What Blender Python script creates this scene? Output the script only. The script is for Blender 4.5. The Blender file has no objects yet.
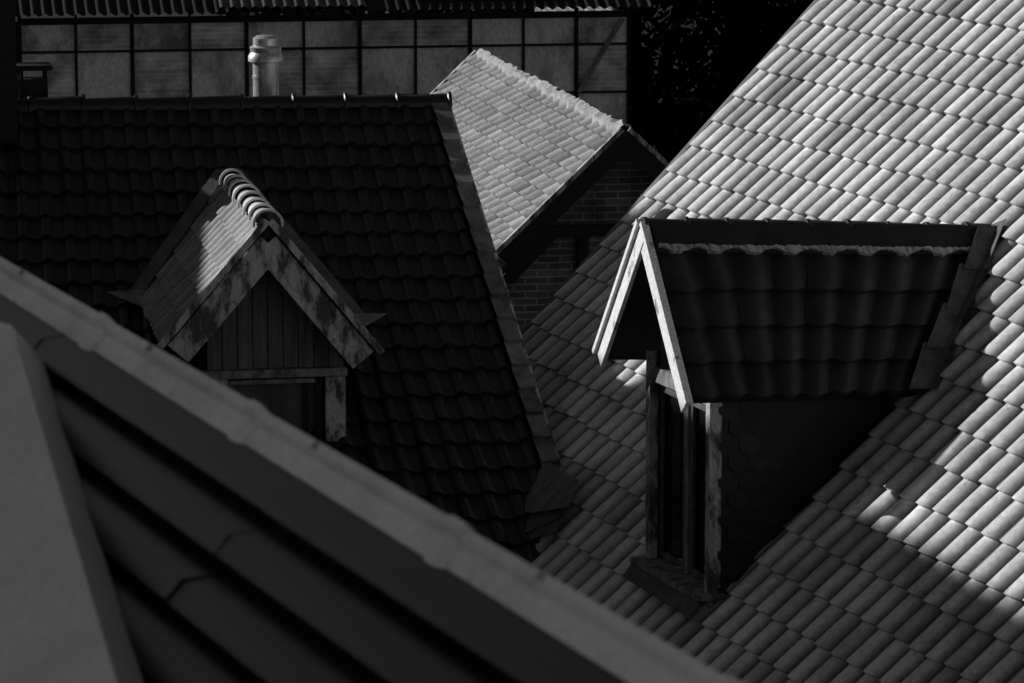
import bpy, math, random
from mathutils import Vector as V
random.seed(5)
Z=V((0,0,1))
scn=bpy.context.scene
def W3(*a): return V(a)/1000.0          # surveyed world coordinates in millimetres
def hitline(P,d,Q,n): return P+d*((Q-P).dot(n)/d.dot(n))
# plan directions of the two buildings and the pitches of their roofs
aR=math.radians(18.2); dR=V((math.cos(aR),math.sin(aR),0)); cR=V((math.sin(aR),-math.cos(aR),0))
aL=math.radians(9.9); dL=V((math.cos(aL),math.sin(aL),0)); cL=V((math.sin(aL),-math.cos(aL),0))
pR=math.radians(46); uR=dR*math.cos(pR)+Z*math.sin(pR); nR=-dR*math.sin(pR)+Z*math.cos(pR)
pL=math.radians(35); nL=cL*math.sin(pL)+Z*math.cos(pL)
sv=V((-.823,.417,.386)).normalized()       # towards the sun
# ---------------------------------------------------------------- materials
def newmat(name):
    m=bpy.data.materials.new(name); m.use_nodes=True
    nt=m.node_tree; b=nt.nodes["Principled BSDF"]; return m,nt,b
def g(v): return (v,v,v,1)
def mat(name,base,dark=None,scale=6,rough=.7,bump=.3,attr=False,stretch=(1,1,1),metal=0,contrast=(.35,.65),fine=60,spec=.3,finelo=.7,lichen=0):
    m,nt,b=newmat(name); N=nt.nodes; L=nt.links
    if dark is None: dark=base*.6
    tc=N.new("ShaderNodeTexCoord"); mp=N.new("ShaderNodeMapping"); mp.inputs["Scale"].default_value=stretch
    L.new(tc.outputs["Object"],mp.inputs["Vector"])
    n1=N.new("ShaderNodeTexNoise"); n1.inputs["Scale"].default_value=scale; n1.inputs["Detail"].default_value=8; n1.inputs["Roughness"].default_value=.65
    L.new(mp.outputs[0],n1.inputs["Vector"])
    cr=N.new("ShaderNodeValToRGB"); cr.color_ramp.elements[0].position=contrast[0]; cr.color_ramp.elements[1].position=contrast[1]
    cr.color_ramp.elements[0].color=g(dark); cr.color_ramp.elements[1].color=g(base)
    L.new(n1.outputs["Fac"],cr.inputs["Fac"])
    out=cr.outputs["Color"]
    n2=N.new("ShaderNodeTexNoise"); n2.inputs["Scale"].default_value=fine; n2.inputs["Detail"].default_value=4
    L.new(mp.outputs[0],n2.inputs["Vector"])
    mr=N.new("ShaderNodeMapRange"); mr.inputs["From Min"].default_value=.3; mr.inputs["From Max"].default_value=.7; mr.inputs["To Min"].default_value=finelo; mr.inputs["To Max"].default_value=1.1
    L.new(n2.outputs["Fac"],mr.inputs["Value"])
    def mul(a_,b_):
        mx=N.new("ShaderNodeMix"); mx.data_type='RGBA'; mx.blend_type='MULTIPLY'; mx.inputs["Factor"].default_value=1
        L.new(a_,mx.inputs[6]); L.new(b_,mx.inputs[7]); return mx.outputs[2]
    out=mul(out,mr.outputs[0])
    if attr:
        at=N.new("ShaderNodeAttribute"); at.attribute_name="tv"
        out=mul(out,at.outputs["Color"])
    if lichen:
        n3=N.new("ShaderNodeTexNoise"); n3.inputs["Scale"].default_value=9; n3.inputs["Detail"].default_value=6; n3.inputs["Roughness"].default_value=.7
        L.new(tc.outputs["Object"],n3.inputs["Vector"])
        m3=N.new("ShaderNodeMapRange"); m3.inputs["From Min"].default_value=.58; m3.inputs["From Max"].default_value=.68; m3.inputs["To Min"].default_value=1; m3.inputs["To Max"].default_value=lichen
        L.new(n3.outputs["Fac"],m3.inputs["Value"]); out=mul(out,m3.outputs[0])
    L.new(out,b.inputs["Base Color"])
    b.inputs["Roughness"].default_value=rough; b.inputs["Metallic"].default_value=metal
    b.inputs["Specular IOR Level"].default_value=spec
    bm=N.new("ShaderNodeBump"); bm.inputs["Strength"].default_value=bump; bm.inputs["Distance"].default_value=.01
    L.new(n2.outputs["Fac"],bm.inputs["Height"]); L.new(bm.outputs[0],b.inputs["Normal"])
    return m
def brickmat(name,c1,c2,mortar,bw=.25,bh=.075):
    m,nt,b=newmat(name); N=nt.nodes; L=nt.links
    uv=N.new("ShaderNodeUVMap"); br=N.new("ShaderNodeTexBrick")
    br.inputs["Scale"].default_value=1; br.inputs["Brick Width"].default_value=bw; br.inputs["Row Height"].default_value=bh
    br.inputs["Mortar Size"].default_value=.009; br.inputs["Color1"].default_value=g(c1); br.inputs["Color2"].default_value=g(c2); br.inputs["Mortar"].default_value=g(mortar)
    L.new(uv.outputs[0],br.inputs["Vector"])
    n=N.new("ShaderNodeTexNoise"); n.inputs["Scale"].default_value=2.5; n.inputs["Detail"].default_value=8; L.new(uv.outputs[0],n.inputs["Vector"])
    mr=N.new("ShaderNodeMapRange"); mr.inputs["From Min"].default_value=.3; mr.inputs["From Max"].default_value=.7; mr.inputs["To Min"].default_value=.3; mr.inputs["To Max"].default_value=1.3
    L.new(n.outputs["Fac"],mr.inputs["Value"])
    mx=N.new("ShaderNodeMix"); mx.data_type='RGBA'; mx.blend_type='MULTIPLY'; mx.inputs["Factor"].default_value=1
    L.new(br.outputs["Color"],mx.inputs[6]); L.new(mr.outputs[0],mx.inputs[7]); L.new(mx.outputs[2],b.inputs["Base Color"])
    b.inputs["Roughness"].default_value=.9
    bm=N.new("ShaderNodeBump"); bm.inputs["Strength"].default_value=.7; bm.inputs["Distance"].default_value=.01; bm.invert=True
    L.new(br.outputs["Fac"],bm.inputs["Height"]); L.new(bm.outputs[0],b.inputs["Normal"])
    return m
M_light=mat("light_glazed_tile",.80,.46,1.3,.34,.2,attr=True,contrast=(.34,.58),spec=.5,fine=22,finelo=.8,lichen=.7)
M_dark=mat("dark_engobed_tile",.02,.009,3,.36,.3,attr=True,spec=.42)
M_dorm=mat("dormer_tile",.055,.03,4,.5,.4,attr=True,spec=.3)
M_mid=mat("weathered_pale_tile",.42,.24,1.5,.7,.4,attr=True,fine=25,finelo=.8,lichen=.6)
M_fore=mat("black_tile",.008,.004,3,.36,.1,attr=True,spec=.2)
M_under=mat("underlay",.02,.01)
M_cap=mat("zinc_ridge_metal",.85,.62,3,.4,.05,finelo=.85,contrast=(.3,.55))
M_flash=mat("pale_sheet_metal",.85,.7,2,.6,.05,finelo=.9)
M_lead=mat("lead_flashing",.14,.06,6,.6,.6)
M_leadl=mat("pale_lead_flashing",.24,.10,6,.55,.6)
M_mortar=mat("rough_mortar",.5,.25,12,.95,1.0)
M_white=mat("peeling_white_paint",.8,.22,9,.7,.6,stretch=(1,1,.5),contrast=(.34,.41))
M_weath=mat("weathered_board",.50,.09,8,.85,.6,stretch=(1,1,.4),contrast=(.43,.55),lichen=.4)
M_grey=mat("grey_board",.28,.12,10,.85,.6,stretch=(1,1,.4),contrast=(.40,.56))
M_plank=mat("old_planks",.15,.06,9,.85,.6,stretch=(2,2,.15),attr=True)
M_slate=mat("slate_cladding",.026,.012,5,.6,.4,attr=True)
M_glass=mat("window_glass",.02,.015,2,.12,0)
M_curtain=mat("curtain",.12,.06,3,.9,.1,stretch=(1,1,.3))
M_brickd=brickmat("old_brick_dark",.15,.07,.28)
M_brickl=brickmat("old_brick_light",.70,.45,.8)
M_plaster=mat("stained_plaster",.82,.2,1.4,.9,.4,stretch=(1,1,.6),contrast=(.38,.56),fine=25)
M_plaster2=mat("stained_plaster_pale",.85,.38,2.1,.9,.4,stretch=(1,1,.5),contrast=(.34,.54),fine=25)
M_render=mat("house_render",.3,.2,1,.9,.4)
M_steel=mat("rusted_steel",.02,.01,6,.7,.4,spec=.2)
M_corr=mat("corrugated_sheet",.12,.05,3,.7,.3)
M_galv=mat("galvanised_metal",.65,.45,5,.35,.15,metal=.5,contrast=(.4,.6))
M_leaf=mat("dark_leaves",.008,.004,1.5,.9,.1,spec=0)
M_bark=mat("bark",.03,.015,6,.9,.8,stretch=(1,1,.2))
M_ground=mat("grass_ground",.02,.01,.4,.95,.3,spec=.1)
M_verge=mat("verge_tile",.24,.09,5,.6,.4,attr=True)
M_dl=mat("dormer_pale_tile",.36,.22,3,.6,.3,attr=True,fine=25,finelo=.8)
# ---------------------------------------------------------------- mesh helpers
def empty(name,loc=(0,0,0)):
    o=bpy.data.objects.new(name,None); o.location=loc; bpy.context.collection.objects.link(o); o.empty_display_size=.3; return o
def mesh(name,vs,fs,m,parent=None,smooth=False,uvax=None,tv=None):
    me=bpy.data.meshes.new(name); me.from_pydata([tuple(v) for v in vs],[],fs); me.materials.append(m)
    if smooth: me.polygons.foreach_set("use_smooth",[True]*len(me.polygons))
    if uvax:
        uv=me.uv_layers.new(name="UVMap")
        for lp in me.loops:
            co=me.vertices[lp.vertex_index].co; uv.data[lp.index].uv=(co.dot(uvax[0]),co.dot(uvax[1]))
    if tv is not None:
        a=me.color_attributes.new("tv",'FLOAT_COLOR','POINT')
        buf=[]
        for t in tv: buf+= [t,t,t,1]
        a.data.foreach_set("color",buf)
    me.update()
    o=bpy.data.objects.new(name,me); bpy.context.collection.objects.link(o)
    if parent: o.parent=parent
    return o
def prism(name,pts,off,m,parent=None,uvax=None,tv=None):
    n=len(pts); vs=[V(p) for p in pts]+[V(p)+off for p in pts]
    fs=[tuple(range(n)),tuple(range(2*n-1,n-1,-1))]+[(i,(i+1)%n,n+(i+1)%n,n+i) for i in range(n)]
    return mesh(name,vs,fs,m,parent,uvax=uvax,tv=None if tv is None else [tv]*(2*n))
def beam(name,p0,p1,wd,w,h,m,parent=None,bev=.006):
    ax=(p1-p0).normalized(); wd=(wd-ax*wd.dot(ax)).normalized(); hd=ax.cross(wd).normalized()
    vs=[]
    for p in (p0,p1):
        for a,b in ((-1,-1),(1,-1),(1,1),(-1,1)): vs.append(p+wd*(a*w/2)+hd*(b*h/2))
    fs=[(0,1,2,3),(7,6,5,4),(0,4,5,1),(1,5,6,2),(2,6,7,3),(3,7,4,0)]
    o=mesh(name,vs,fs,m,parent)
    if bev:
        bv=o.modifiers.new("b","BEVEL"); bv.width=min(bev,w*.2,h*.2); bv.segments=2
    return o
def roman(t):
    if t<.55: return math.sin(math.pi*t/.55)**.8
    return 0.06*math.sin(math.pi*(t-.55)/.45)
def strip(t):
    if t<.76: return math.sin(math.pi*t/.76)**.6
    return 0
def wave(t): return .5-.5*math.cos(2*math.pi*t)
def flat(t): return .15*(1-min(1,min(t,1-t)*30))
def tiles(name,P00,P10,P01,P11,nc,nr,prof,amp,lift,m,parent,ns=9,var=.18,jit=.004,bulge=.0,mid=(.5,.5),sharp=38,groove=1.0,slip=1.0):
    N=(P10-P00).cross(P01-P00).normalized()
    if N.z<0: N=-N
    def P(u,v): return (P00*(1-u)+P10*u)*(1-v)+(P01*(1-u)+P11*u)*v
    vs=[];fs=[];tv=[]
    for r in range(nr):
        rowj=random.uniform(-.03,.03)/nr*slip
        for c in range(nc):
            b=1+random.uniform(-var,var*.6); 
            if random.random()<.05: b*=.7
            j=random.uniform(-jit,jit); j2=random.uniform(-jit,jit); sv_=random.uniform(-.03,.03)/nr*slip+rowj
            v0=r/nr; v1=(r+1)/nr+.12/nr+sv_
            base=len(vs)
            for k in range(ns):
                t=k/(ns-1); u=(c+t)/nc; pt=prof(t); h=pt*amp; tilt=j2*(t-.5)
                vv1=v1+bulge*pt/nr
                pb=P(u,vv1); q=b*(groove+(1-groove)*min(1,max(pt,0)/.75))  # grooves coloured darker: shade and valley dirt painted into tv
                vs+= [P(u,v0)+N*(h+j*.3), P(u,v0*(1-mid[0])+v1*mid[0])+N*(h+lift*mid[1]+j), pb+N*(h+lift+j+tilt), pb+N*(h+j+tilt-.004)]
                tv+= [q,q,q,q*.6]  # drop face painted darker, standing for shade under the tile edge
            for k in range(ns-1):
                a=base+k*4; d=a+4
                fs+= [(a,d,d+1,a+1),(a+1,d+1,d+2,a+2),(a+2,d+2,d+3,a+3)]
    o=mesh(name,vs,fs,m,parent,smooth=True,tv=tv)
    o.data.set_sharp_from_angle(angle=math.radians(sharp))
    mesh(name+"_underlay",[p-N*.02 for p in (P00,P10,P11,P01)],[(0,1,2,3)],M_under,parent)
    return o
def caps(name,p0,p1,n,r,m,parent,over=.06,taper=.16,up=Z,ns=12,var=.15,ang=100):
    ax=(p1-p0); L=ax.length; ax=ax/L; sd=ax.cross(up).normalized(); u2=sd.cross(ax).normalized()
    vs=[];fs=[];tv=[]
    for i in range(n):
        a=L*i/n; b=L*(i+1)/n+over; s=1+random.uniform(-.05,.05); br=1+random.uniform(-var,var); dz=random.uniform(-.006,.006)
        base=len(vs); rows=[(a,r*s*(1+taper)),(a+.03,r*s*(1+taper)),(a+.04,r*s*(1+taper*.5)),(b,r*s),(a,r*s*(1+taper)-.02)]
        for d,rr in rows:
            for k in range(ns+1):
                t=math.radians(-ang+2*ang*k/ns)
                vs.append(p0+ax*d+sd*(math.sin(t)*rr)+u2*(math.cos(t)*rr-r*.25+dz)); tv.append(br)
        w=ns+1
        for q,q2 in ((0,1),(1,2),(2,3),(4,0)):
            for k in range(ns): fs.append((base+q*w+k,base+q*w+k+1,base+q2*w+k+1,base+q2*w+k))
    o=mesh(name,vs,fs,m,parent,smooth=True,tv=tv)
    o.data.set_sharp_from_angle(angle=math.radians(45))
    return o
def lathe(name,base,prof,m,parent,ns=28):
    vs=[];fs=[]
    for r,z in prof:
        for k in range(ns):
            t=2*math.pi*k/ns; vs.append(base+V((r*math.cos(t),r*math.sin(t),z)))
    for i in range(len(prof)-1):
        for k in range(ns): fs.append((i*ns+k,i*ns+(k+1)%ns,(i+1)*ns+(k+1)%ns,(i+1)*ns+k))
    o=mesh(name,vs,fs,m,parent,smooth=True)
    o.data.set_sharp_from_angle(angle=math.radians(35))
    return o
def drop(p,z=0): return V((p.x,p.y,z))
def lerpz(p,z): return V((p.x,p.y,z))
# ================================================================= RIGHT HOUSE
A=W3(1302,30293,7143)
house=empty("tiled_roof_house")
vb=W3(121,36735,8064)
q00=vb+uR*6.6; q01=vb-uR*5.2; W=17
T00=q00; T10=q00+cR*W; T01=q01; T11=q01+cR*W
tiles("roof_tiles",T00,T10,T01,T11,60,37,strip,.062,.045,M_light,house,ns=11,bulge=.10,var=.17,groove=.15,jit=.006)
beam("verge_board",q01-cR*.03-nR*.06,q00-cR*.03-nR*.06,nR,.16,.03,M_grey,house)
beam("verge_cap",q01-cR*.02+nR*.05,q00-cR*.02+nR*.05,cR,.1,.03,M_lead,house)
prism("house_gable_wall",[q01+cR*.2-nR*.1-Z*.2,q00+cR*.2-Z*.3,q00+dR*6+cR*.2-Z*6,drop(q00+dR*6+cR*.2),drop(q01+cR*.2)],cR*.25,M_render,house,uvax=(dR,Z))
mesh("roof_back_slope",[T00,T10,T10+dR*6-Z*6,T00+dR*6-Z*6],[(0,1,2,3)],M_dark,house,tv=[1]*4)
mesh("front_wall",[T01+dR*.3-Z*.1,T11+dR*.3-Z*.1,drop(T11+dR*.3),drop(T01+dR*.3)],[(0,1,2,3)],M_render,house,uvax=(cR,Z))
# ---- right dormer
G=A
dm=empty("dormer_window")
ap=W3(1027,30170,10003); fa=W3(732,31067,8901); ne=W3(1322,29271,8841)
rb=W3(3834,30966,9851); eb=W3(3190,29722,8815)
rd=(rb-ap).normalized()
fb=hitline(fa,rd,A,nR)
k=.17
a2=ap.lerp(ne,k); r2=rb.lerp(eb,k)
Nn=(rb-ap).cross(ne-ap).normalized(); 
if Nn.z<0: Nn=-Nn
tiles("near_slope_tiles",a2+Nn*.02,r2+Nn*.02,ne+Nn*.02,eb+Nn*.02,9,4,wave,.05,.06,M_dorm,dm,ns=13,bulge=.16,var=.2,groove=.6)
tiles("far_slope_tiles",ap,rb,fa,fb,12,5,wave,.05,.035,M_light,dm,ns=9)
prism("near_soffit",[ap-Nn*.05,rb-Nn*.05,eb-Nn*.05,ne-Nn*.05],-Nn*.05,M_under,dm)
Nf=(fa-ap).cross(rb-ap).normalized()
if Nf.z<0: Nf=-Nf
prism("far_soffit",[ap-Nf*.05,rb-Nf*.05,fb-Nf*.05,fa-Nf*.05],-Nf*.05,M_under,dm)
prism("ridge_apron",[ap+Nn*.085,rb+Nn*.085,r2.lerp(rb,-.1)+Nn*.095,a2.lerp(ap,-.1)+Nn*.095],-Nn*.03,M_dorm,dm,tv=.6)
caps("ridge_caps",ap-rd*.04-Z*.01,rb-Z*.01,9,.085,M_dorm,dm,taper=.22)
n=120; vs=[];fs=[]
for i in range(n+1):
    t=i/n; p=a2.lerp(r2,t); w=(.5-.5*math.cos(t*9*2*math.pi))*.05
    up=(ap-ne).normalized()
    hgt=.095+.02*random.random()
    vs+= [p+up*(.012+.012*random.random())+Nn*(hgt+.02), p-up*(-.01+w+.02*random.random())+Nn*(hgt+.02), p-up*(-.02+w)+Nn*.03]
for i in range(n):
    b=i*3; fs+=[(b,b+3,b+4,b+1),(b+1,b+4,b+5,b+2)]
mesh("mortar_bedding",vs,fs,M_mortar,dm)
for nm,e,Nx in (("near",ne,Nn),("far",fa,Nf)):
    ax=(e-ap).normalized()
    beam("verge_board_"+nm,ap-Nx*.05-dR*.03-ax*.02,e-Nx*.05-dR*.03+ax*.06,Nx,.15,.035,M_white,dm)
    beam("verge_trim_"+nm,ap+Nx*.055-dR*.045,e+Nx*.055-dR*.045+ax*.09,Nx,.05,.06,M_white,dm)
w_nt=W3(1545,29553,8784); w_ft=W3(1118,30852,8841)
base_n=hitline(V(w_nt),-Z,A,nR); base_f=hitline(V(w_ft),-Z,A,nR)
cb=hitline(w_nt,rd,A,nR)
prism("cheek_near",[w_nt+Z*.1,base_n-Z*.1,cb-Z*.05],-cR*.08,M_slate,dm,tv=1)
cbf=hitline(w_ft,rd,A,nR)
prism("cheek_far",[w_ft+Z*.1,base_f-Z*.1,cbf-Z*.05],cR*.08,M_slate,dm,tv=1)
hc=w_nt.z-base_n.z; Lc=(cb-w_nt).length
vs=[];fs=[];tv=[]
rows=int(hc/.14)+2
for r in range(rows):
    z1=w_nt.z-.14*r; 
    for c in range(int(Lc/.17)+2):
        x0=c*.17-(.085 if r%2 else 0)
        pts=[(x0,z1),(x0+.165,z1),(x0+.165,z1-.11),(x0+.12,z1-.155),(x0+.045,z1-.155),(x0,z1-.11)]
        xc=x0+.08
        q=w_nt+dR*xc; q=V((q.x,q.y,z1-.1))
        if (q-A).dot(nR)<-.02 or xc<0: continue
        b=1+random.uniform(-.35,.5); s=len(vs)
        for (x,z) in pts:
            x=max(x,.0); p=w_nt+dR*x; vs.append(V((p.x,p.y,z))+cR*(.006+ (z1-z)*.12+random.uniform(0,.004))); tv.append(b)
        fs.append(tuple(range(s,s+6)))
mesh("slate_shingles",vs,fs,M_slate,dm,tv=tv)
beam("post_near",base_n-Z*.1-cR*.03-dR*.02,w_nt+Z*.12-cR*.03-dR*.02,cR,.09,.1,M_weath,dm)
beam("post_far",base_f-Z*.1+cR*.03-dR*.02,w_ft+Z*.1+cR*.03-dR*.02,cR,.09,.1,M_weath,dm)
lz=w_nt.z-.02
beam("lintel",lerpz(w_ft,lz)+cR*.08,lerpz(w_nt,lz)-cR*.08,Z,.12,.09,M_grey,dm)
sz=base_n.z+.12
beam("sill",lerpz(w_ft,sz)-cR*.06-dR*.06,lerpz(w_nt,sz)+cR*.04-dR*.06,dR,.24,.05,M_grey,dm)
prism("sill_apron",[lerpz(w_ft,sz-.04)-cR*.06-dR*.15,lerpz(w_nt,sz-.04)+cR*.05-dR*.15,lerpz(w_nt,sz-.04)+cR*.05-dR*.15-uR*.13-nR*.02,lerpz(w_ft,sz-.04)-cR*.06-dR*.15-uR*.13-nR*.02],nR*.02,M_lead,dm)
gl=dR*.06
prism("window_pane",[lerpz(w_ft,lz)+gl+cR*.05,lerpz(w_nt,lz)+gl-cR*.05,lerpz(w_nt,sz)+gl-cR*.05,lerpz(w_ft,sz)+gl+cR*.05],dR*.02,M_glass,dm)
mid=(w_nt+w_ft)/2
beam("mullion",lerpz(mid,sz+.03)+dR*.03,lerpz(mid,lz-.07)+dR*.03,cR,.08,.05,M_grey,dm)
for nm,a,b2 in (("a",w_ft,mid),("b",mid,w_nt)):
    pa=a.lerp(b2,.12);pb=a.lerp(b2,.88)
    for i,p in enumerate((pa,pb)): beam("sash_%s_%d"%(nm,i),lerpz(p,sz+.04)+dR*.035,lerpz(p,lz-.08)+dR*.035,cR,.05,.03,M_lead,dm)
    for i,z in enumerate((sz+.07,lz-.12)): beam("rail_%s_%d"%(nm,i),lerpz(pa,z)+dR*.032,lerpz(pb,z)+dR*.032,Z,.045,.025,M_lead,dm)
prism("gable_infill",[lerpz(w_ft,lz+.06)+dR*.02,lerpz(w_nt,lz+.06)+dR*.02,hitline(ap,dR,G,dR)-Z*.12],dR*.05,M_plank,dm,tv=1)
vd=(eb-rb).normalized(); wv=vd.cross(nR).normalized()
if wv.dot(dR)<0: wv=-wv
def j(): return random.uniform(-.03,.03)
for i in range(4):
    p0=rb+(eb-rb)*(i/4+.02); p1=rb+(eb-rb)*((i+1)/4+.06)
    # wing on the main roof, and upstand wing folded on to the dormer slope
    prism("valley_sheet_%d"%i,[p0-wv*.02+nR*(.12+.008*i),p1-wv*.02+nR*(.13+.008*i),p1+wv*(.16+j())+nR*(.115+.006*i),p0+wv*(.16+j())+nR*(.115+.006*i)],nR*.006,M_lead,dm)
    prism("slope_sheet_%d"%i,[p0+Nn*(.13+.006*i),p1+Nn*(.15+.006*i),p1-rd*(.24+j())+Nn*(.15+.006*i),p0-rd*(.26+j())+Nn*(.13+.006*i)],Nn*.006,M_lead,dm)
# ================================================================= LEFT HOUSE
lh=empty("dark_roof_house")
B2=W3(369,33320,7334)
ltr=W3(-674,37319,10217); lbr=W3(834,31650,6125)
ltl=W3(-5382,36545,10250); lbl=W3(-4747,30676,6125)
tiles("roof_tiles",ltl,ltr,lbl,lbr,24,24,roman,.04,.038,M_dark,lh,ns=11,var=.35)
vs=[];fs=[];tv=[]
for i in range(24):
    p0=ltr+(lbr-ltr)*(i/24); p1=ltr+(lbr-ltr)*((i+1.1)/24); b=random.uniform(.7,1.2); s=len(vs)
    for p,l in ((p0,.055),(p1,.1)):
        vs+= [p-dL*.10+nL*l,p+dL*.05+nL*l,p+dL*.05-nL*.12]; tv+=[b]*3
    fs+=[(s,s+1,s+4,s+3),(s+1,s+2,s+5,s+4),(s+3,s+4,s+5)]
mesh("verge_tiles",vs,fs,M_verge,lh,tv=tv)
beam("verge_fascia",ltr+dL*.075-nL*.05,lbr+dL*.075-nL*.05,nL,.15,.03,M_weath,lh)
caps("ridge_caps",ltr+dL*.1+Z*.01,ltl+Z*.01,10,.085,M_dark,lh,taper=.4)
back=-cL*4.5-Z*3.2
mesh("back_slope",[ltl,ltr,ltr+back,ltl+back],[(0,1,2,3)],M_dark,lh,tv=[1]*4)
prism("gable_wall",[ltr-Z*.15,lbr-Z*.15,drop(lbr),drop(ltr+back),ltr+back-Z*.1],-dL*.2,M_render,lh,uvax=(cL,Z))
mesh("front_wall",[lbl-Z*.1,lbr-Z*.1,drop(lbr),drop(lbl)],[(0,1,2,3)],M_render,lh,uvax=(dL,Z))
# ---- left dormer
ld=empty("dormer_window")
D=W3(-1425,33558,7713)
a=W3(-2040,33166,9623); le=W3(-2894,33017,8631); re=W3(-1157,33321,8531); rbk=W3(-2585,36174,9658)
rdir=(rbk-a).normalized()
vl=W3(-3242,34755,8758); vr=hitline(re,rdir,B2,nL)
NL_=(le-a).cross(rbk-a).normalized(); NL_=NL_ if NL_.z>0 else -NL_
NR_=(re-a).cross(rbk-a).normalized(); NR_=NR_ if NR_.z>0 else -NR_
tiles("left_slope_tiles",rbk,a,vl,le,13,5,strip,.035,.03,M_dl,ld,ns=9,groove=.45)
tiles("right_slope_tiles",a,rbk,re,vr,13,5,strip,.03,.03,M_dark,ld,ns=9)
prism("left_soffit",[a-NL_*.03,rbk-NL_*.03,vl-NL_*.03,le-NL_*.03],-NL_*.04,M_under,ld)
prism("right_soffit",[a-NR_*.03,rbk-NR_*.03,vr-NR_*.03,re-NR_*.03],-NR_*.04,M_under,ld)
caps("ridge_caps",a+cL*.02+Z*.02,rbk+Z*.02,8,.085,M_light,ld,taper=.5,over=.03)
for nm,e,Nx in (("left",le,NL_),("right",re,NR_)):
    ax=(e-a).normalized()
    beam("verge_trim_"+nm,a+Nx*.03+cL*.03-ax*.02,e+Nx*.03+cL*.03+ax*.05,Nx,.06,.05,M_weath,ld)
    beam("barge_board_"+nm,a-Nx*.13+cL*.005+ax*.12,e-Nx*.13+cL*.005,Nx,.23,.03,M_weath,ld)
wtL=W3(-2578,33357,8507); wtR=W3(-1429,33557,8354)
apw=hitline(a,cL,D,cL)
zt=wtR.z
xl=wtL.dot(dL); xr=wtR.dot(dL); xa=apw.dot(dL); npl=9
ztop=apw.z-.12
def zz(x):
    t=abs(x-xa)/(max(abs(xl-xa),abs(xr-xa))); return ztop+(zt+.02-ztop)*min(1,t)
for i in range(npl):
    x0=xl+(xr-xl)*i/npl+.004; x1=xl+(xr-xl)*(i+1)/npl-.004
    o0=D+dL*(x0-D.dot(dL)); o1=D+dL*(x1-D.dot(dL))
    pts=[lerpz(o0,zt),lerpz(o1,zt),lerpz(o1,max(zz(x1),zt+.03))]
    if x0<xa<x1: pts.append(lerpz(D+dL*(xa-D.dot(dL)),ztop))
    pts.append(lerpz(o0,max(zz(x0),zt+.03)))
    prism("gable_plank_%d"%i,pts,-cL*.03,M_plank,ld,tv=random.uniform(.6,1.4))
def L3(x,z): return lerpz(D+dL*(x-D.dot(dL)),z)
beam("lintel",L3(xl-.05,zt-.04)+cL*.02,L3(xr+.02,zt-.04)+cL*.02,Z,.07,.1,M_grey,ld)
beam("post_right",L3(xr-.08,zt-.08),L3(xr-.08,zt-1.3),dL,.17,.1,M_weath,ld)
beam("post_left",L3(xl+.08,zt-.08),L3(xl+.08,zt-1.3),dL,.17,.1,M_weath,ld)
beam("frame_right",L3(xr-.22,zt-.09)-cL*.01,L3(xr-.22,zt-1.3)-cL*.01,dL,.06,.06,M_steel,ld)
beam("frame_top",L3(xl+.17,zt-.115)-cL*.012,L3(xr-.25,zt-.115)-cL*.012,Z,.04,.06,M_grey,ld)
prism("window_pane",[L3(xl+.16,zt-.1)-cL*.05,L3(xr-.2,zt-.1)-cL*.05,L3(xr-.2,zt-1.3)-cL*.05,L3(xl+.16,zt-1.3)-cL*.05],-cL*.02,M_curtain,ld)
beam("window_stile",L3(xr-.33,zt-.14)-cL*.02,L3(xr-.33,zt-1.3)-cL*.02,dL,.05,.03,M_steel,ld)
for nm,x in (("left",xl),("right",xr)):
    p=L3(x,zt); q=hitline(p,-cL,B2,nL); r=hitline(p,-Z,B2,nL)
    prism("cheek_"+nm,[p-cL*.05,q,r-cL*.05],dL*(.04 if nm=="left" else -.04),M_slate,ld,tv=1)
for nm,e,s in (("left",vl,-1),("right",vr,1)):
    prism("eave_flashing_"+nm,[e+dL*s*.32+nL*.08,e-dL*s*.05+nL*.1,e-dL*s*.05+cL*.25+nL*.09-Z*.1,e+dL*s*.05+cL*.15+nL*.07-Z*.1],nL*.006,M_leadl,ld)
    prism("valley_flashing_"+nm,[rbk+dL*s*.12+nL*.09,rbk-dL*s*.02+nL*.11,e-dL*s*.02+nL*.11,e+dL*s*.12+nL*.09],nL*.006,M_lead,ld)
flue=W3(-2349,38082,10197); s=.00955
def fz(y): return (97-y)*s
lathe("metal_flue",flue-Z*2,[(13*s,0),(13*s,2+fz(78)),(13.6*s,2+fz(78)),(13.6*s,2+fz(75)),(13*s,2+fz(75)),(13*s,2+fz(62)),(12.4*s,2+fz(62)),(17.5*s,2+fz(61)),(17.5*s,2+fz(56)),(15*s,2+fz(52)),(15.5*s,2+fz(49)),(16*s,2+fz(47)),(12.5*s,2+fz(45)),(12.5*s,2+fz(38)),(9*s,2+fz(35.5)),(0.01,2+fz(35))],M_galv,None)
ch=empty("brick_chimney")
cb0=W3(-4727,36441,10700)
def boxat(name,c,w,d,z0,z1,m,parent,ax=dL,ay=cL,uv=True):
    pts=[c-ax*w/2-ay*d/2,c+ax*w/2-ay*d/2,c+ax*w/2+ay*d/2,c-ax*w/2+ay*d/2]
    return prism(name,[lerpz(p,z0) for p in pts],Z*(z1-z0),m,parent,uvax=((ax+ay).normalized(),Z) if uv else None,tv=1)
boxat("stack",cb0,.38,.5,cb0.z-2.5,cb0.z+.7,M_steel,ch)
boxat("collar",cb0,.44,.56,cb0.z-.25,cb0.z-.15,M_steel,ch)
boxat("pot",cb0,.2,.2,cb0.z+.7,cb0.z+1.0,M_steel,ch)
hc0=W3(-4455,37110,10453)
sc=empty("chimney_cowl")
boxat("base",hc0,.26,.26,hc0.z-1.5,hc0.z+.02,M_steel,sc)
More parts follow.
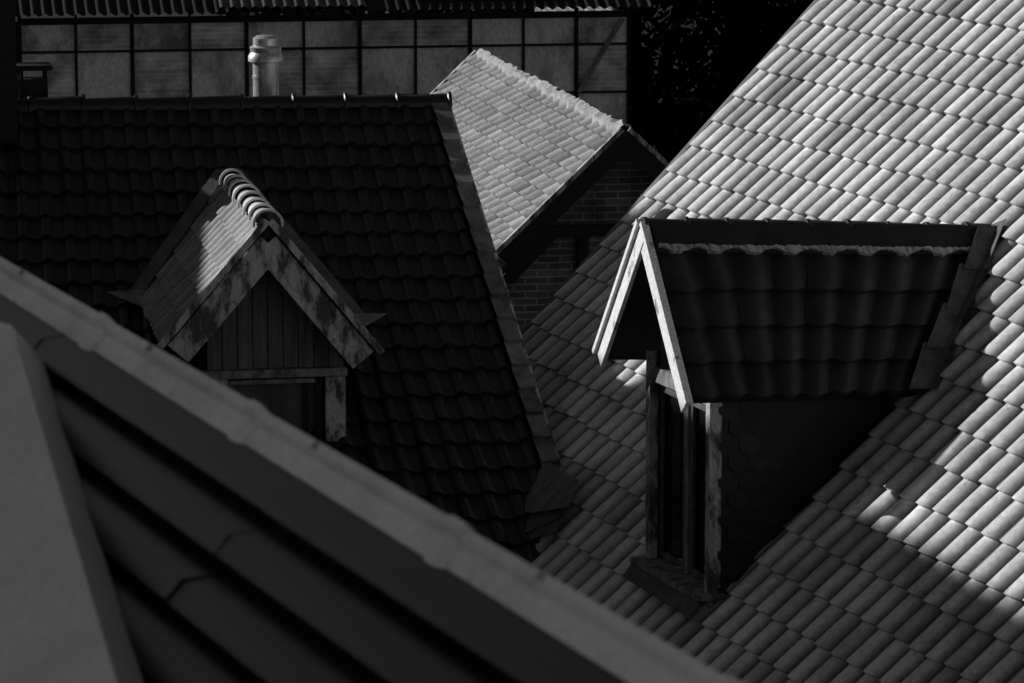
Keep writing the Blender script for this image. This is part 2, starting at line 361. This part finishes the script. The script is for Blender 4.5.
for i,(x,y) in enumerate(((-1,-1),(1,-1),(1,1),(-1,1))): boxat("leg_%d"%i,hc0+dL*.11*x+cL*.11*y,.03,.03,hc0.z+.02,hc0.z+.1,M_steel,sc)
boxat("lid",hc0,.34,.34,hc0.z+.1,hc0.z+.15,M_steel,sc)
ap0=empty("valley_flashing")
pc=[W3(70,34184,7189),W3(428,33642,7366),W3(718,32768,7369),W3(648,32546,7227),W3(369,32837,7047),W3(0,33613,6935)]
for lay in range(3):
    prism("sheet_%d"%lay,[p+cR*random.uniform(-.1,.1)+uR*(random.uniform(-.05,.05)-.13*lay)+nR*(.15+.03*(3-lay)+random.uniform(-.02,.02)) for p in pc],nR*.006,M_leadl if lay==0 else M_lead,ap0)
# ================================================================= MIDDLE BRICK HOUSE
mh=empty("brick_gable_house")
Mp=W3(1186,41811,9456); me_=W3(-147,41579,8175); mre=W3(1644,41891,9024); mrb=W3(-408,50878,9456)
mdir=(mrb-Mp).normalized(); meb=me_+mdir*(mrb-Mp).length
hd=mre-Mp; mre2=Mp+hd*3.0
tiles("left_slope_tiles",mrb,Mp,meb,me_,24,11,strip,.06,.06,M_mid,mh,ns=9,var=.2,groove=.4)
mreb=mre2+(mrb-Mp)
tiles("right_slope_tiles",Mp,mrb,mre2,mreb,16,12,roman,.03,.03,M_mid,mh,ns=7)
Nm=(mrb-Mp).cross(me_-Mp).normalized(); Nm=Nm if Nm.z>0 else -Nm
Nm2=(mrb-Mp).cross(mre2-Mp).normalized(); Nm2=Nm2 if Nm2.z>0 else -Nm2
prism("left_soffit",[mrb-Nm*.03,Mp-Nm*.03,me_-Nm*.03,meb-Nm*.03],-Nm*.08,M_under,mh)
prism("right_soffit",[mrb-Nm2*.03,Mp-Nm2*.03,mre2-Nm2*.03,mreb-Nm2*.03],-Nm2*.08,M_under,mh)
beam("barge_left",Mp-Nm*.06+cL*.03,me_-Nm*.06+cL*.03,Nm,.2,.05,M_steel,mh)
beam("barge_trim_left",Mp+Nm*.05+cL*.04,me_+Nm*.05+cL*.04,Nm,.05,.06,M_weath,mh)
beam("barge_right",Mp-Nm2*.06+cL*.03,mre2-Nm2*.06+cL*.03,Nm2,.2,.05,M_steel,mh)
beam("barge_trim_right",Mp+Nm2*.05+cL*.04,mre2+Nm2*.05+cL*.04,Nm2,.05,.06,M_weath,mh)
beam("back_verge",mrb+Nm*.05,meb+Nm*.05,Nm,.08,.08,M_weath,mh)
vs=[];fs=[];n=70
axm=(mrb-Mp); sdm=axm.cross(Z).normalized()
for i in range(n+1):
    p=Mp+axm*(i/n)
    for kx,kz in ((-.10,-.05),(-.07,.05),(0,.09),(.07,.05),(.10,-.05)):
        vs.append(p+sdm*(kx+random.uniform(-.03,.03))+Z*(kz+random.uniform(-.02,.02)))
for i in range(n):
    for k3 in range(4): b=i*5+k3; fs.append((b,b+1,b+6,b+5))
mesh("mortar_ridge",vs,fs,M_mortar,mh)
q=-cL*.45
gw=[Mp+q-Z*.15,me_+q-Z*.15,drop(me_+q),drop(mre2+q),mre2+q-Z*.15]
prism("gable_wall",gw,-cL*.3,M_brickd,mh,uvax=(dL,Z))
mesh("side_wall",[me_+q-Z*.1,meb-Z*.1,drop(meb),drop(me_+q)],[(0,1,2,3)],M_brickd,mh,uvax=(mdir,Z))
beam("timber_brace",W3(-60,41990,7860),W3(467,42082,8404),dL,.14,.1,M_steel,mh)
beam("timber_beam",W3(300,42053,8368),W3(1900,42332,8368),Z,.12,.1,M_steel,mh)
beam("timber_post",W3(754,42132,8300),W3(754,42132,0),dL,.12,.09,M_steel,mh)
# ================================================================= BACK BUILDING
bk=empty("panelled_workshop")
X0=W3(-7292,59186,0); X1=W3(1765,60766,0); Lw=(X1-X0).length
xs=[20,75,130,187,243,300,356,412,467,521,575,628]
X=[X0.lerp(X1,(x-20)/608) for x in xs]
z=[9.205,8.75,8.019,7.339,0]
for i in range(len(xs)-1):
    for j_ in range(4):
        r=random.random(); m=M_brickl if (i,j_) in ((0,1),(1,0),(2,1),(4,1),(5,1),(6,0),(10,1),(7,0),(8,2),(3,0)) else (M_plaster if r<.6 else M_plaster2)
        p=[lerpz(X[i],z[j_]),lerpz(X[i+1],z[j_]),lerpz(X[i+1],z[j_+1]),lerpz(X[i],z[j_+1])]
        prism("panel_%d_%d"%(i,j_),[v-cL*random.uniform(0,.02) for v in p],-cL*.15,m,bk,uvax=(dL,Z))
for i,p in enumerate(X): beam("steel_post_%d"%i,lerpz(p,0),lerpz(p,z[0]+.1),dL,.04 if i%2 else .06,.06,M_steel,bk)
for j_ in range(4): beam("steel_rail_%d"%j_,lerpz(X[0],z[j_])+cL*.003,lerpz(X[-1],z[j_])+cL*.003,Z,.035 if j_ else .1,.07,M_steel,bk)
beam("brace_right",W3(1671,60750,9138)+cL*.05,W3(1003,60633,8022)+cL*.05,dL,.07,.04,M_grey,bk)
mesh("side_wall",[lerpz(X[-1],z[0]),lerpz(X[-1]-cL*8,z[0]),drop(X[-1]-cL*8),drop(X[-1])],[(0,1,2,3)],M_brickd,bk,uvax=(cL,Z))
Xl=X[0]-dL*8
prism("wall_left",[lerpz(Xl,z[0]),lerpz(X[0],z[0]),drop(X[0]),drop(Xl)],-cL*.15,M_steel,bk)
def corr(name,x0,x1,s0,s1,m,lift=0,amp=.025):
    p0=lerpz(Xl+dL*x0,z[0]+.12)+cL*.35; n=int((x1-x0)/.04); vs=[];fs=[]
    for i in range(n+1):
        for s_ in (s0,s1):
            p=p0+dL*(i*.04)-cL*s_+Z*(s_*.45+lift+amp*math.sin(i*.04/.16*2*math.pi)); vs.append(p)
    for i in range(n): b=i*2; fs.append((b,b+2,b+3,b+1))
    return mesh(name,vs,fs,m,bk,smooth=True)
corr("roof_sheet",0,8+Lw+.3,0,5,M_steel)
corr("roof_patch_a",10.95,13.17,.05,1.2,M_corr,.05)
corr("roof_patch_b",13.74,16.16,.3,1.3,M_corr,.05)
# ================================================================= FOREGROUND ROOF
fr=empty("foreground_roof")
r0=W3(-1393,10785,12500); r1=W3(362,5981,12500); rx=(r1-r0).normalized()
pF=math.radians(40); dn=V((-rx.y,rx.x,0)); 
if dn.x>0: dn=-dn
dnF=dn*math.cos(pF)-Z*math.sin(pF); nF=rx.cross(dnF).normalized(); nF=nF if nF.z>0 else -nF
dnB=-dn*math.cos(pF)-Z*math.sin(pF); nB=rx.cross(dnB).normalized(); nB=nB if nB.z>0 else -nB
s0=r0-rx*3-Z*.05; s1=r1+rx*2-Z*.05
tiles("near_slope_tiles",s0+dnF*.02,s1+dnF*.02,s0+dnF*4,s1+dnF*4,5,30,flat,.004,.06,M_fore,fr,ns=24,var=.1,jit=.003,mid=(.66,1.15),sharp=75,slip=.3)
mesh("far_slope",[s0,s1,s1+dnB*3,s0+dnB*3],[(0,1,2,3)],M_fore,fr,tv=[1]*4)
j1=W3(-991,9619,12500); seg=1.3
st=j1-rx*seg*3
for i in range(9):
    a0=st+rx*seg*i; vs=[];fs=[]
    k_=1.25 if i==2 else 1
    rows=[(0,0,.07),(seg-.05,.004,.078),(seg-.02,.010,.09),(seg+.03,.010,.09),(seg+.06,.008,.08),(seg+.07,-.004,.07)]
    for d,o_,w_ in rows:
        w_*=k_
        c0=a0+rx*d+Z*(o_-.012)
        vs+= [c0+dnB*w_-nB*.02, c0+dnB*w_, c0+dnB*.03+Z*.004, c0+Z*.014+dn*.002, c0+dnF*.018+Z*.010, c0+dnF*.026-nF*.006, c0+dnF*w_-nF*.014, c0+dnF*(w_+.003)-nF*.05]
    w=8
    for q_ in range(len(rows)-1):
        for k in range(w-1): fs.append((q_*w+k,q_*w+k+1,(q_+1)*w+k+1,(q_+1)*w+k))
    o=mesh("ridge_cap_%d"%i,vs,fs,M_cap,fr,smooth=True); o.data.set_sharp_from_angle(angle=math.radians(25))
    lathe("screw_%d"%i,a0+rx*(seg*.35)+Z*.0+dnF*.012,[(.012,0),(.012,.005),(.006,.007),(.006,.012),(.001,.013)],M_galv,fr,ns=12)
fl=[W3(-1473,10181,12446),W3(-1219,9616,12483),W3(-718,7162,12172),W3(-578,6338,12044),W3(-1027,6931,11861)]
prism("parapet_flashing",fl,-nF*.12,M_flash,fr)
mesh("foreground_wall",[s0+dnF*4,s1+dnF*4,drop(s1+dnF*4),drop(s0+dnF*4)],[(0,1,2,3)],M_render,fr)
mesh("foreground_wall_far",[s0+dnB*3,s1+dnB*3,drop(s1+dnB*3),drop(s0+dnB*3)],[(0,1,2,3)],M_render,fr)
# ================================================================= UNSEEN SHADOW BLOCKERS (added left of the view)
hs=V((sv.x,sv.y,0)).normalized(); hh=V((hs.y,-hs.x,0))
if hh.x<0: hh=-hh
def blocker(name,prof,w0,depth,m):  # house-like block, invented to cast shadows from outside the view
    e=empty(name)
    pts=[hh*a_+hs*w0+Z*(.418*w0+1.084*b_) for a_,b_ in prof]
    pts=[drop(pts[0])]+pts+[drop(pts[-1])]
    prism("walls_and_roof",pts,hs*depth,m,e,uvax=(hh,Z))
    a0=prof[0][0]; a1=prof[-1][0]
    for i in range(int((a1-a0)/2.4)):
        for j_ in range(3):
            c=hh*(a0+1.4+i*2.4)+hs*(w0-.02)+Z*(2+j_*3.2)
            prism("window_%d_%d"%(i,j_),[c-hh*.5,c+hh*.5,c+hh*.5+Z*1.5,c-hh*.5+Z*1.5],-hs*.04,M_glass,e)
    return e
blocker("town_house",[(17,2.5),(21,5.4),(24.4,4.1),(27.5,3.15),(28.2,2.9),(28.35,1.7),(31.0,1.6),(31.2,2.3),(32.4,2.35),(32.6,1.75),(33.15,1.75),(33.3,2.5),(34.2,2.5)],32,8,M_render)  # unseen block, stepped roofline shaped to throw shade on the roofs
blocker("town_house",[(2,10.8),(6,12.8),(11.5,10.6)],24,6,M_render)  # second unseen block, added to keep the foreground roof in shade
# ================================================================= GROUND, TREES
mesh("ground",[(-600,-600,0),(600,-600,0),(600,900,0),(-600,900,0)],[(0,1,2,3)],M_ground)
def treemesh(seed,h=13):
    rnd=random.Random(seed); vs=[];fs=[]; mi=[]
    def limb(p,q,r0,r1):
        ax=(q-p).normalized(); s1_=ax.cross(V((.3,.5,.8))).normalized(); s2=ax.cross(s1_); b=len(vs)
        for P_,r in ((p,r0),(q,r1)):
            for k in range(7): t=2*math.pi*k/7; vs.append(P_+s1_*math.cos(t)*r+s2*math.sin(t)*r)
        for k in range(7): fs.append((b+k,b+(k+1)%7,b+7+(k+1)%7,b+7+k)); mi.append(0)
    limb(V((0,0,0)),V((.2,.1,h*.45)),.32,.2); limb(V((.2,.1,h*.45)),V((0,0,h*.9)),.2,.05)
    lumps=[]
    for i in range(34):
        zz_=rnd.uniform(.2,1)*h; rr=(1-((zz_/h-.5)/.62)**2)*3.4; t=rnd.uniform(0,6.28); q=V((math.cos(t)*rr*rnd.uniform(.4,1),math.sin(t)*rr*rnd.uniform(.4,1),zz_))
        limb(V((.1,.05,zz_*.75)),q,.08,.02); lumps.append((q,rnd.uniform(.8,1.5)))
    for q,r in lumps:
        for i in range(170):
            d=V((rnd.gauss(0,1),rnd.gauss(0,1),rnd.gauss(0,.8))).normalized()*r*rnd.uniform(.5,1)**.5
            p=q+d; s_=rnd.uniform(.10,.22); a_=V((rnd.uniform(-1,1),rnd.uniform(-1,1),rnd.uniform(-1,1))).normalized(); b_=a_.cross(d).normalized()
            b=len(vs); vs.extend([p-a_*s_,p+b_*s_*.5,p+a_*s_,p-b_*s_*.5]); fs.append((b,b+1,b+2,b+3)); mi.append(1)
    me=bpy.data.meshes.new("tree"); me.from_pydata([tuple(v) for v in vs],[],fs); me.materials.append(M_bark); me.materials.append(M_leaf)
    me.polygons.foreach_set("material_index",mi); return me
tm=[treemesh(1),treemesh(2)]
for i in range(20):
    o=bpy.data.objects.new("deciduous_tree",tm[i%2]); bpy.context.collection.objects.link(o)
    x=-3+ (i%10)*2.6+random.uniform(-.7,.7); y=84+(i//10)*6+random.uniform(-1,1)
    o.location=(x,y,0); o.rotation_euler=(0,0,random.uniform(0,6.28)); s_=random.uniform(.9,1.2); o.scale=(s_,s_,s_)
# ================================================================= LIGHT, CAMERA
sl=bpy.data.lights.new("sun","SUN"); sl.energy=5; sl.angle=math.radians(.5); so=bpy.data.objects.new("sun",sl); bpy.context.collection.objects.link(so)
so.rotation_euler=sv.to_track_quat('Z','Y').to_euler(); so.location=(-20,20,30)
w=bpy.data.worlds.new("World"); scn.world=w; w.use_nodes=True; nt=w.node_tree
sk=nt.nodes.new("ShaderNodeTexSky"); sk.sky_type='NISHITA'; sk.sun_disc=False
sk.sun_elevation=math.asin(sv.z); sk.sun_rotation=math.atan2(sv.x,sv.y); sk.altitude=1500; sk.dust_density=.4; sk.air_density=.75
bw=nt.nodes.new("ShaderNodeRGBToBW"); bg=nt.nodes["Background"]; bg.inputs["Strength"].default_value=.05
nt.links.new(sk.outputs[0],bw.inputs[0]); nt.links.new(bw.outputs[0],bg.inputs["Color"])
cd=bpy.data.cameras.new("camera"); co=bpy.data.objects.new("camera",cd); bpy.context.collection.objects.link(co)
co.location=(0,0,14); co.rotation_euler=(math.radians(80.8),0,0); cd.sensor_width=36; cd.lens=140.625; cd.clip_end=2000
cd.dof.use_dof=True; cd.dof.focus_distance=33; cd.dof.aperture_fstop=9
scn.camera=co
scn.view_settings.view_transform='Standard'
scn.view_settings.look='None'
